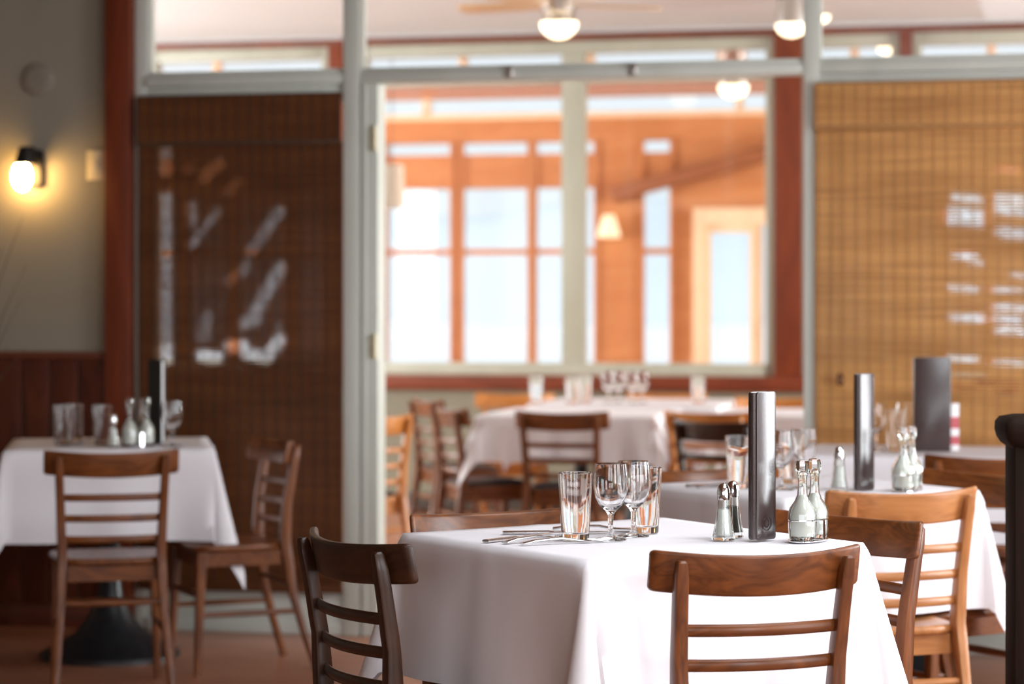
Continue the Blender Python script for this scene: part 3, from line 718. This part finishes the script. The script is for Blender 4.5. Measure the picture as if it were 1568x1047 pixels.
# ------------------------------------------------------------------ tables and cloths
ZT = 0.766
TB = {}
def table(X, d, rot, a, label, clabel, over=0.30, seed=1, foot=0.19, corner_z=1.10, pleat=0.0):
    loc = CW(X, d); rz = R(rot) + TH
    t = empty('dining_table', loc, rz); tag(t, label, 'table', 'square pedestal tables under cloths')
    bx(-a / 2 + 0.004, a / 2 - 0.004, -a / 2 + 0.004, a / 2 - 0.004, ZT - 0.036, ZT - 0.004).build('table_top', 'chestnutX', t, bevel=0.006)
    MB().lathe([(0.034, 0.14), (0.034, 0.70), (0.12, 0.715), (0.12, ZT - 0.036)], 20).build('column', 'iron', t)
    MB().lathe([(foot, 0.0), (foot, 0.016), (foot * 0.80, 0.045), (foot * 0.52, 0.085), (foot * 0.33, 0.14), (0.045, 0.22), (0.035, 0.30)], 28).build('base', 'iron', t)
    # the cloth
    rnd = random.Random(seed); h = a / 2; L = h + over; rad = 0.010
    ph = [rnd.uniform(0, 6.28) for _ in range(8)]
    lin = [-L + over * i / 15 for i in range(15)] + [-h + 2 * h * i / 20 for i in range(21)] + [h + over * (i + 1) / 15 for i in range(15)]
    def pos(s, u):
        ex = max(0, abs(s) - h); ey = max(0, abs(u) - h); sx_ = 1 if s > 0 else -1; sy_ = 1 if u > 0 else -1
        bx_ = max(-h, min(h, s)); by_ = max(-h, min(h, u))
        zt = ZT + 0.0012 * math.sin(3 * s + ph[0]) * math.sin(4 * u + ph[1])
        zt += 0.0012 * math.exp(-(s / 0.006) ** 2)
        if ex == 0 and ey == 0: return (s, u, zt)
        r = math.hypot(ex, ey); phi = math.atan2(ey, ex)
        s2 = math.sin(2 * phi)
        fold = 0.0
        if s2 < 1e-6:
            along = u if ex > 0 else s
            fold = (0.020 * math.sin(along * 9 + ph[2 if ex > 0 else 3] + (0 if (sx_ if ex > 0 else sy_) > 0 else 2)) + 0.010 * math.sin(along * 21 + ph[4])) * (r / over) ** 1.3
            fold += 0.004 * math.exp(-(along / 0.006) ** 2) + pleat * (1 + math.sin(along * 40 + ph[5])) * (r / over)
        near = 0.0
        flare = 0.07 + 0.17 * s2 ** 1.5
        rho = max(0.0, r - 0.012) * flare
        drop = math.sqrt(max(0.0, r * r - rho * rho)) * (1 + (corner_z - 1) * s2)
        if r < rad * 1.57:
            th = r / rad; rho = rad * math.sin(th) * 0.9; drop = rad * (1 - math.cos(th))
        else:
            rho += rad * 0.9; drop -= rad * 0.57
        # tangential pleat next to each corner
        ang = phi
        px_ = bx_ + sx_ * rho * math.cos(ang) + (sx_ * fold if ex > 0 and ey == 0 else 0)
        py_ = by_ + sy_ * rho * math.sin(ang) + (sy_ * fold if ey > 0 and ex == 0 else 0)
        # the flare of the corner also carries the neighbouring side of the cloth outwards
        if ex > 0 and ey == 0: px_ += sx_ * 0.030 * (r / over) ** 1.2 * (abs(u) / h) ** 5
        if ey > 0 and ex == 0: py_ += sy_ * 0.030 * (r / over) ** 1.2 * (abs(s) / h) ** 5
        if ex > 0 and ey > 0:
            kk = 0.030 * (r / over) ** 1.2
            px_ += sx_ * kk * math.cos(ang) ** 2; py_ += sy_ * kk * math.sin(ang) ** 2
        return (px_, py_, zt - drop)
    m = MB(); n = len(lin)
    m.v = [pos(s, u) for s in lin for u in lin]
    m.f = [(i * n + j, (i + 1) * n + j, (i + 1) * n + j + 1, i * n + j + 1) for i in range(n - 1) for j in range(n - 1)]
    c = m.build('tablecloth', 'linen', smooth=80)
    c.location = loc; c.rotation_euler = (0, 0, rz); tag(c, clabel, 'tablecloth', 'white tablecloths')
    return t
table(0.248, 5.14, 33, 0.70, 'square table under the white cloth, nearest to the viewer', 'white cloth on the nearest table, hanging in front of the viewer', seed=1, foot=0.13)
table(0.815, 6.60, 30, 0.64, 'square table under the white cloth, behind the nearest table', 'white cloth on the second table, behind the honey coloured chair', seed=2, over=0.32, corner_z=1.24, foot=0.13)
table(1.37, 8.24, -12.4, 0.70, 'table under a white cloth by the tan blind', 'white cloth on the table in front of the tan blind', seed=3, over=0.30, foot=0.14)
table(-1.445, 8.70, 9, 0.71, 'table with a black pedestal base at the left beside the wainscot', 'white cloth on the left table beside the wainscot', seed=4, over=0.325, foot=0.25)

# ------------------------------------------------------------------ tableware
def mesh_water_glass():
    return MB().lathe([(0.0275, 0.0), (0.029, 0.003), (0.0365, 0.1405), (0.0355, 0.1415), (0.0343, 0.1405), (0.0285, 0.04), (0.0262, 0.017), (0.015, 0.0145), (0.001, 0.014)], 36).mesh('water_glass', 'glass', smooth=40)
def mesh_wine_glass():
    out = [(0.0335, 0.0), (0.034, 0.0015), (0.031, 0.003), (0.012, 0.006), (0.0062, 0.012), (0.0052, 0.03), (0.0058, 0.052), (0.011, 0.061), (0.023, 0.072), (0.0325, 0.089), (0.0365, 0.108), (0.0368, 0.125), (0.0350, 0.146), (0.0330, 0.160)]
    inn = [(0.0322, 0.1603), (0.0336, 0.146), (0.0353, 0.125), (0.0350, 0.108), (0.0308, 0.090), (0.021, 0.0745), (0.010, 0.066), (0.001, 0.0645)]
    return MB().lathe(out + inn, 36).mesh('wine_glass', 'glass', smooth=40)
WG = mesh_water_glass(); VG = mesh_wine_glass()
def put(me, name, px, d, label, cat, group, z=ZT + 0.0018):
    o = link(name, me); o.location = PD(px, d, z); tag(o, label, cat, group); return o
def dep(py): return FPX * (EYE - ZT) / (py - HOR)
put(WG, 'water_glass', 881, 5.07, 'empty water tumbler left of the wine glasses on the nearest table', 'glass', 'water glasses')
put(WG, 'water_glass', 988, 5.235, 'empty water tumbler behind the wine glasses on the nearest table', 'glass', 'water glasses')
put(VG, 'wine_glass', 935, 5.07, 'left of the two empty wine glasses on the nearest table', 'glass', 'wine glasses')
put(VG, 'wine_glass', 970, 5.15, 'right of the two empty wine glasses on the nearest table', 'glass', 'wine glasses')
put(WG, 'water_glass', 1131, 6.52, 'water tumbler on the second table, left of the standing menu of the nearest table', 'glass', 'water glasses')
put(WG, 'water_glass', 1214, 6.70, 'water tumbler on the second table, right of the nearest menu', 'glass', 'water glasses')
put(VG, 'wine_glass', 1196, 6.46, 'left of the two wine glasses on the second table', 'glass', 'wine glasses')
put(VG, 'wine_glass', 1230, 6.53, 'right of the two wine glasses on the second table', 'glass', 'wine glasses')
put(VG, 'wine_glass', 1340, 8.22, 'wine glass at the left on the table by the tan blind', 'glass', 'wine glasses')
put(VG, 'wine_glass', 1388, 8.30, 'wine glass next to the big menu on the table by the tan blind', 'glass', 'wine glasses')
put(WG, 'water_glass', 1372, 8.18, 'water tumbler between the wine glasses on the table by the tan blind', 'glass', 'water glasses')
put(WG, 'water_glass', 96, 8.55, 'left of the two water tumblers standing together on the left table', 'glass', 'water glasses')
put(WG, 'water_glass', 114, 8.66, 'right of the two water tumblers standing together on the left table', 'glass', 'water glasses')
put(WG, 'water_glass', 157, 8.58, 'water tumbler beside the salt shaker on the left table', 'glass', 'water glasses')
put(VG, 'wine_glass', 264, 8.46, 'wine glass right of the black menu on the left table', 'glass', 'wine glasses')
put(VG, 'wine_glass', 227, 8.72, 'wine glass left of the black menu on the left table', 'glass', 'wine glasses')

def shaker(px, d, fill, label, rot=0):
    t = empty('shaker', PD(px, d, ZT + 0.0022), R(rot)); tag(t, label, 'shaker', 'salt and pepper shakers')
    if 'g' not in SH:
        n = 24
        SH['g'] = MB().lathe([(0.0235, 0.0), (0.0245, 0.003), (0.022, 0.012), (0.0175, 0.035), (0.0145, 0.065), (0.0135, 0.088), (0.0120, 0.088), (0.0128, 0.066), (0.0155, 0.035), (0.019, 0.012), (0.001, 0.008)], 32, rib=0.03, ribn=8).mesh('bottle', 'cruet_glass', smooth=50)
        SH['c'] = MB().lathe([(0.0138, 0.084), (0.0142, 0.089), (0.0142, 0.098), (0.0128, 0.108), (0.009, 0.116), (0.003, 0.119)], 24).mesh('cap', 'chrome', smooth=50)
        for f in ('salt', 'pepper'):
            SH[f] = MB().lathe([(0.0165, 0.0095), (0.0180, 0.013), (0.0145, 0.035), (0.0120, 0.064), (0.004, 0.066)], 20).mesh('contents', f, smooth=60)
    link('bottle', SH['g'], t); link('cap', SH['c'], t); link('contents', SH[fill], t)
SH = {}
def menu(px, d, face, label, m='leather', w_=0.125, h_=0.31, th=0.024, mark=False):
    """closed menu covers standing upright in a little holder; face: heading of the cover's front"""
    t = empty('menu', PD(px, d, ZT + 0.003), R(face) + TH + R(90)); tag(t, label, 'menu', 'upright menus')
    for s, nm in ((-1, 'front_cover'), (1, 'back_cover')):
        m_ = MB(); y0 = s * th / 2
        rings = [[(a, y0 - s * q, h_ / 2 + b) for a, b in rrect(w_, h_, 0.006, 2)] for q in (0, 0.004)]
        m_.loft(rings).build(nm, m, t, bevel=0.0008)
    sp_ = MB(); sp_.loft([[(-w_ / 2 + 0.006 - 0.010 * math.sin(math.pi * k / 8), -th / 2 + 0.0005 + (th - 0.001) * k / 8, z) for k in range(9)] + [(-w_ / 2 + 0.010, th / 2 - 0.0005, z), (-w_ / 2 + 0.010, -th / 2 + 0.0005, z)] for z in (0.002, h_ - 0.002)])
    sp_.build('spine', m, t)
    bx(-w_ / 2 + 0.011, w_ / 2 - 0.004, -th / 2 + 0.0045, th / 2 - 0.0045, 0.005, h_ - 0.006).build('pages', 'card_white', t, smooth=0)
    if mark:
        q = MB()
        for r0 in (0.016, 0.009):
            q.loft([[(0.0 + r * math.cos(2 * math.pi * k / 24), -th / 2 - y_, 0.035 + r * math.sin(2 * math.pi * k / 24)) for k in range(24)] for r, y_ in ((r0, 0.0), (r0, 0.0006), (r0 - 0.002, 0.0006), (r0 - 0.002, 0.0))], cap=False)
        q.build('embossed_mark', 'emboss', t)
    return t
CRU = {}
def cruet_set(px, d, rot, label):
    t = empty('cruet_set', PD(px, d, ZT + 0.0022), R(rot) + TH); tag(t, label, 'cruet', 'oil and vinegar sets')
    if not CRU:
        o_ = [(0.024, 0.004), (0.0275, 0.009), (0.0295, 0.03), (0.0295, 0.058), (0.026, 0.070), (0.016, 0.085), (0.0105, 0.098), (0.0092, 0.118), (0.0100, 0.137), (0.0125, 0.140), (0.0125, 0.144)]
        i_ = [(0.0085, 0.144), (0.0078, 0.118), (0.0088, 0.099), (0.014, 0.084), (0.0236, 0.069), (0.0270, 0.057), (0.0270, 0.03), (0.025, 0.0115), (0.001, 0.010)]
        CRU['b'] = MB().lathe(o_ + i_, 40, rib=0.022, ribn=10).mesh('bottle', 'cruet_glass', smooth=50)
        CRU['s'] = MB().lathe([(0.0080, 0.134), (0.0082, 0.1445), (0.0135, 0.146), (0.0142, 0.158), (0.0120, 0.168), (0.008, 0.170)], 24, rib=0.05, ribn=8).mesh('stopper', 'cruet_glass', smooth=40)
        for f in ('dressing', 'oil'):
            CRU[f] = MB().lathe([(0.0235, 0.0125), (0.0255, 0.03), (0.0255, 0.057), (0.0222, 0.068), (0.0125, 0.083), (0.008, 0.096), (0.003, 0.097)], 24).mesh('contents', f, smooth=60)
        m_ = MB(); ring = []
        for k in range(49):
            a = 2 * math.pi * k / 48; x = 0.066 * math.cos(a); y = 0.034 * math.sin(a)
            ring.append((x, y, 0.045))
        m_.tube(ring, 0.0016, 6); CRU['ring'] = m_.mesh('wire_ring', 'chrome')
        m_ = MB(); m_.loft([[(0.068 * q * math.cos(2 * math.pi * k / 40), 0.036 * q * math.sin(2 * math.pi * k / 40), z) for k in range(40)] for q, z in ((0.98, 0.0), (1, 0.001), (1, 0.0025), (0.97, 0.0035))]); CRU['base'] = m_.mesh('base_plate', 'chrome')
        CRU['st'] = bx(-0.005, 0.005, -0.0008, 0.0008, 0.003, 0.047).mesh('stay', 'chrome', smooth=0)
    for k in ('ring', 'base'): link({'ring': 'wire_ring', 'base': 'base_plate'}[k], CRU[k], t)
    for y in (-0.0345, 0.0345): link('stay', CRU['st'], t).location = (0, y, 0)
    for i, s in enumerate((-1, 1)):
        b = link('bottle', CRU['b'], t); b.location = (s * 0.032, 0, 0)
        for k, nm in (('s', 'stopper'), ('dressing' if i == 0 or rot != 999 else 'oil', 'contents')): link(nm, CRU[k], b)
shaker(1108, 5.07, 'salt', 'glass salt shaker in front on the nearest table')
shaker(1122, 5.14, 'pepper', 'glass pepper shaker behind the salt shaker on the nearest table')
menu(1167, 5.07, -45, 'dark brown menu standing upright on the nearest table', mark=True, w_=0.062)
cruet_set(1238, 5.06, 60, 'pair of ribbed glass cruets in a wire holder on the nearest table')
shaker(1285, 6.42, 'salt', 'salt shaker on the second table, left of its menu')
menu(1323, 6.44, -50, 'slim dark menu standing upright on the second table', w_=0.055)
cruet_set(1389, 6.42, 60, 'pair of glass cruets on the second table, right of its menu')
menu(1428, 8.16, 262, 'broad dark menu facing the viewer in front of the tan blind', w_=0.122, h_=0.318)
shaker(173, 8.40, 'salt', 'white filled salt shaker on the left table')
cruet_set(211, 8.46, 35, 'pair of glass cruets on the left table, left of the black menu')
menu(240, 8.60, 240, 'black menu standing upright on the left table before the dark blind', m='black_leather', w_=0.06, h_=0.30)
# small red and white table card next to the broad menu
tc_ = empty('table_card', PD(1461, 8.2, ZT + 0.003), TH + R(8)); tag(tc_, 'small red and white card standing right of the broad menu', 'card')
bx(-0.016, 0.016, -0.006, 0.006, 0, 0.16).build('card', 'card_white', tc_, bevel=0.001)
for z0_, z1_ in ((0.02, 0.05), (0.075, 0.115)): bx(-0.0155, 0.0155, -0.0066, -0.0061, z0_, z1_).build('printed_band', 'card_red', tc_, smooth=0)

# cutlery
def cutlery_mesh(kind):
    rings = []
    prof = {'knife': [(0, .009, .004), (.05, .010, .004), (.10, .007, .004), (.11, .008, .0015), (.16, .0105, .0012), (.21, .009, .0010), (.232, .002, .0006)],
            'fork': [(0, .010, .003), (.03, .009, .003), (.09, .005, .003), (.13, .006, .0025), (.145, .012, .002), (.158, .0125, .002), (.160, .0125, .002)],
            'spoon': [(0, .010, .003), (.03, .009, .003), (.10, .005, .003), (.135, .006, .0025), (.15, .015, .002), (.17, .0205, .0018), (.19, .018, .0018), (.203, .006, .0015)]}[kind]
    m = MB()
    for y, w_, t_ in prof:
        lift = 0.003 + 0.008 * math.sin(math.pi * min(1, y / 0.14)) * (0 if kind == 'knife' else 1)
        if kind == 'spoon' and y > 0.14: lift = 0.004 - 0.0 * y
        rings.append([(w_ * math.cos(2 * math.pi * k / 10), y, lift + t_ * math.sin(2 * math.pi * k / 10)) for k in range(10)])
    m.loft(rings)
    if kind == 'fork':
        for i in range(4):
            x = -0.0096 + 0.0064 * i
            m.tube([(x, 0.157, 0.0055), (x, 0.18, 0.003), (x, 0.205, 0.006)], [0.0016, 0.0015, 0.0008], 6)
    return m.mesh(kind, 'steel', smooth=50)
CUT = {k: cutlery_mesh(k) for k in ('knife', 'fork', 'spoon')}
def cut(kind, X, d, ang, label):
    o = link(kind, CUT[kind]); o.location = CW(X, d, ZT + 0.0022); o.rotation_euler = (0, 0, R(ang) + TH - R(90)); tag(o, label, kind, 'steel cutlery')
# (X, d) of the handle end, heading towards the tip
cut('knife', -0.055, 5.01, 52, 'steel table knife at the left on the nearest table')
cut('fork', -0.015, 4.985, 44, 'steel fork beside the knife on the nearest table')
cut('spoon', 0.09, 5.30, -6, 'steel spoon behind the water tumbler on the nearest table')
cut('knife', -0.02, 5.20, 6, 'steel knife lying farther back on the nearest table')
cut('fork', 0.02, 4.955, 26, 'steel fork below the water tumbler on the nearest table')
cut('knife', 0.475, 6.56, 30, 'steel knife on the second table')
cut('fork', 0.50, 6.52, 24, 'steel fork on the second table')
cut('spoon', -1.60, 8.60, 20, 'steel spoon at the left end of the left table')

# ------------------------------------------------------------------ dark newel post at the right edge
nz = empty('newel_post', PD(1583, 5.55), TH); tag(nz, 'dark wooden newel post at the right edge of the picture', 'post')
bx(-0.055, 0.055, -0.055, 0.055, 0.0, 0.955).build('shaft', 'newelZ', nz, bevel=0.004)
m_ = MB(); m_.loft([[(a, b, z) for a, b in rrect(q, q, 0.02, 4)] for q, z in ((0.112, 0.935), (0.135, 0.945), (0.15, 0.958), (0.158, 0.975), (0.156, 0.992), (0.14, 1.004), (0.09, 1.010))]); m_.build('cap', 'newelX', nz, smooth=50)
bx(-0.07, 0.07, -0.07, 0.07, 0.0, 0.12).build('plinth', 'newelX', nz, bevel=0.006)
m_ = MB(); m_.loft([[(x, a, 0.90 + b) for a, b in rrect(0.07, 0.05, 0.018)] for x in (0.055, 1.3)]); m_.build('hand_rail', 'newelX', nz)
for i in range(9): MB().lathe([(0.018, 0.1), (0.018, 0.28), (0.012, 0.32), (0.02, 0.48), (0.012, 0.62), (0.018, 0.68), (0.018, 0.88)], 12, 0.18 + 0.125 * i, 0).build('baluster', 'newelZ', nz)
bx(0.055, 1.3, -0.03, 0.03, 0.06, 0.10).build('bottom_rail', 'newelX', nz, bevel=0.004)

# ------------------------------------------------------------------ far room: tables, chairs, glasses
table((890 - CX) / FPX * 11.4, 11.33, -12.4, 0.80, 'nearer table under a white cloth in the far room', 'pleated white cloth on the nearer table in the far room', seed=5, pleat=0.022, over=0.22, foot=0.25)
table((975 - CX) / FPX * 12.5, 12.5, -12.4, 0.95, 'farther table under a white cloth below the inner windows', 'white cloth on the farther table below the inner windows', seed=6, over=0.20, foot=0.25)
table((1215 - CX) / FPX * 11.6, 11.3, -12.4, 0.75, 'table under a white cloth behind the right post of the doorway', 'white cloth behind the right post of the doorway', seed=7, over=0.22, foot=0.25)
GF = 'ladder-back chairs in the far room'
def fchair(px, d, face, tone, label, pad=True): chair((px - CX) / FPX * d, d, face, tone, label, GF, pad=pad)
fchair(575, 10.3, 128, 'golden', 'golden chair just behind the left post of the doorway')
fchair(648, 12.2, 20, 'chestnut', 'brown chair farthest left in the far room, beside the olive wall')
fchair(684, 11.15, 18, 'chestnut', 'dark brown chair left of the nearer far table, seen from behind')
fchair(857, 10.72, 74, 'chestnut', 'brown chair in front of the nearer far table, its back to the viewer')
fchair(1080, 10.7, 62, 'golden', 'golden brown chair right of the pleated cloth in the far room')
fchair(1092, 9.85, 52, 'walnut', 'dark brown chair nearest the doorway in the far room')
fchair(790, 13.0, -98, 'golden', 'golden chair behind the far tables at their left')
fchair(1022, 13.05, -100, 'golden', 'golden chair behind the far tables in the middle')
fchair(1190, 12.4, -95, 'golden', 'golden chair behind the far tables at the right')
def fg(me, nm, px, d, lab): put(me, nm, px, d, lab, 'glass', 'glasses in the far room')
fg(WG, 'water_glass', 821, 12.25, 'blurred tumbler standing alone at the left on the farther table')
fg(WG, 'water_glass', 876, 12.2, 'blurred tumbler, left one of the pair behind the brown chair')
fg(WG, 'water_glass', 896, 12.35, 'blurred tumbler, right one of the pair behind the brown chair')
fg(VG, 'wine_glass', 932, 12.21, 'blurred wine glass, leftmost of the tall group below the window mullion')
fg(VG, 'wine_glass', 947, 12.33, 'blurred wine glass, second of the tall group below the window mullion')
fg(VG, 'wine_glass', 968, 12.21, 'blurred wine glass, third of the tall group below the window mullion')
fg(VG, 'wine_glass', 983, 12.33, 'blurred wine glass, rightmost of the tall group below the window mullion')
fg(WG, 'water_glass', 1069, 12.2, 'blurred tumbler standing alone at the right on the farther table')

# ------------------------------------------------------------------ lamps of the far room and the sunroom
def dome(parent, r, h, zc, name='globe'):
    return MB().lathe([(r * math.cos(R(a)), zc - h * math.sin(R(a))) for a in (0, 15, 30, 45, 60, 72, 82, 88)], 28).build(name, 'globe', parent)
fn = empty('ceiling_fan', PD(856, 12.6, 0)); fn.location.z = ZC; tag(fn, 'ceiling fan with pale blades and a lit globe in the far room', 'ceiling fan')
MB().lathe([(0.075, 0.0), (0.07, -0.03), (0.03, -0.045), (0.03, -0.07), (0.085, -0.075), (0.09, -0.16), (0.07, -0.18), (0.08, -0.19), (0.085, -0.215), (0.02, -0.216)], 28).build('motor_housing', 'nickel', fn)
dome(fn, 0.098, 0.085, -0.213)
for i, a in enumerate((172, 244, 316, 28, 100)):
    m_ = MB(); ca, sa = math.cos(R(a)), math.sin(R(a))
    rings = []
    for r, w_ in ((0.09, 0.03), (0.14, 0.05), (0.25, 0.062), (0.45, 0.068), (0.53, 0.062), (0.56, 0.035)):
        rings.append([(r * ca - y * sa, r * sa + y * ca, -0.12 + z + y * 0.2) for y, z in ((-w_, -0.004), (w_, -0.004), (w_, 0.004), (-w_, 0.004))])
    m_.loft(rings).build('blade', 'fan_blade', fn, bevel=0.001)
def ceiling_light(px, py, d, r, zc, label, e=8):
    t = empty('ceiling_light', PD(px, d, zc)); tag(t, label, 'ceiling light', 'lit dome lamps')
    z = EYE + (HOR - py) / FPX * d - zc
    MB().lathe([(r * 0.8, 0.0), (r * 1.02, z + 0.03), (r * 1.02, z), (r * 0.9, z - 0.002)] if z < -0.04 else [(r * 0.8, 0), (r * 1.02, -0.02), (r * 0.9, -0.03)], 24).build('holder', 'nickel', t)
    dome(t, r, r * 0.8, min(z, -0.02))
ceiling_light(1212, 38, 13.2, 0.085, ZC, 'lit dome lamp on the far room ceiling above the right window post', 8)
ceiling_light(1256, 24, 13.9, 0.055, ZC, 'small lit dome lamp behind the right partition post', 3)
ceiling_light(1123, 132, 17.2, 0.105, ZU, 'lit dome lamp on the sunroom ceiling', 8)
ceiling_light(1358, 72, 15.9, 0.06, ZU, 'small lit dome lamp seen through the pane above the tan blind', 3)
# wall lamp on the sunroom wall
wl = empty('wall_lamp', (onY(936, YB), YB, Z(348))); tag(wl, 'cream shaded lamp on the cedar wall between the sunroom windows', 'wall lamp')
bx(-0.03, 0.03, -0.02, -0.001, -0.06, 0.06).build('back_plate', 'brass', wl, bevel=0.004)
MB().tube([(0, -0.02, 0), (0, -0.10, -0.02), (0, -0.11, 0.0)], 0.008).build('arm', 'brass', wl)
MB().lathe([(0.045, 0.09), (0.09, -0.06), (0.098, -0.09), (0.092, -0.09), (0.04, 0.088)], 24, 0, -0.115).build('shade', 'shade_lit', wl)
# hanging ivory shade at the left in the sunroom
hs = empty('pendant_lamp', PD(600, 15.7, 0)); hs.location.z = ZU; tag(hs, 'ivory drum pendant lamp at the left of the middle inner window', 'pendant lamp')
zz = EYE + (HOR - 285) / FPX * 15.7 - ZU
MB().lathe([(0.003, 0.0), (0.003, zz + 0.14)], 8).build('cord', 'black_metal', hs)
MB().lathe([(0.05, -0.001), (0.05, -0.02), (0.01, -0.03)], 16).build('ceiling_rose', 'nickel', hs)
MB().lathe([(0.075, zz + 0.14), (0.085, zz - 0.14), (0.082, zz - 0.14), (0.072, zz + 0.138)], 28).build('shade', 'shade', hs)
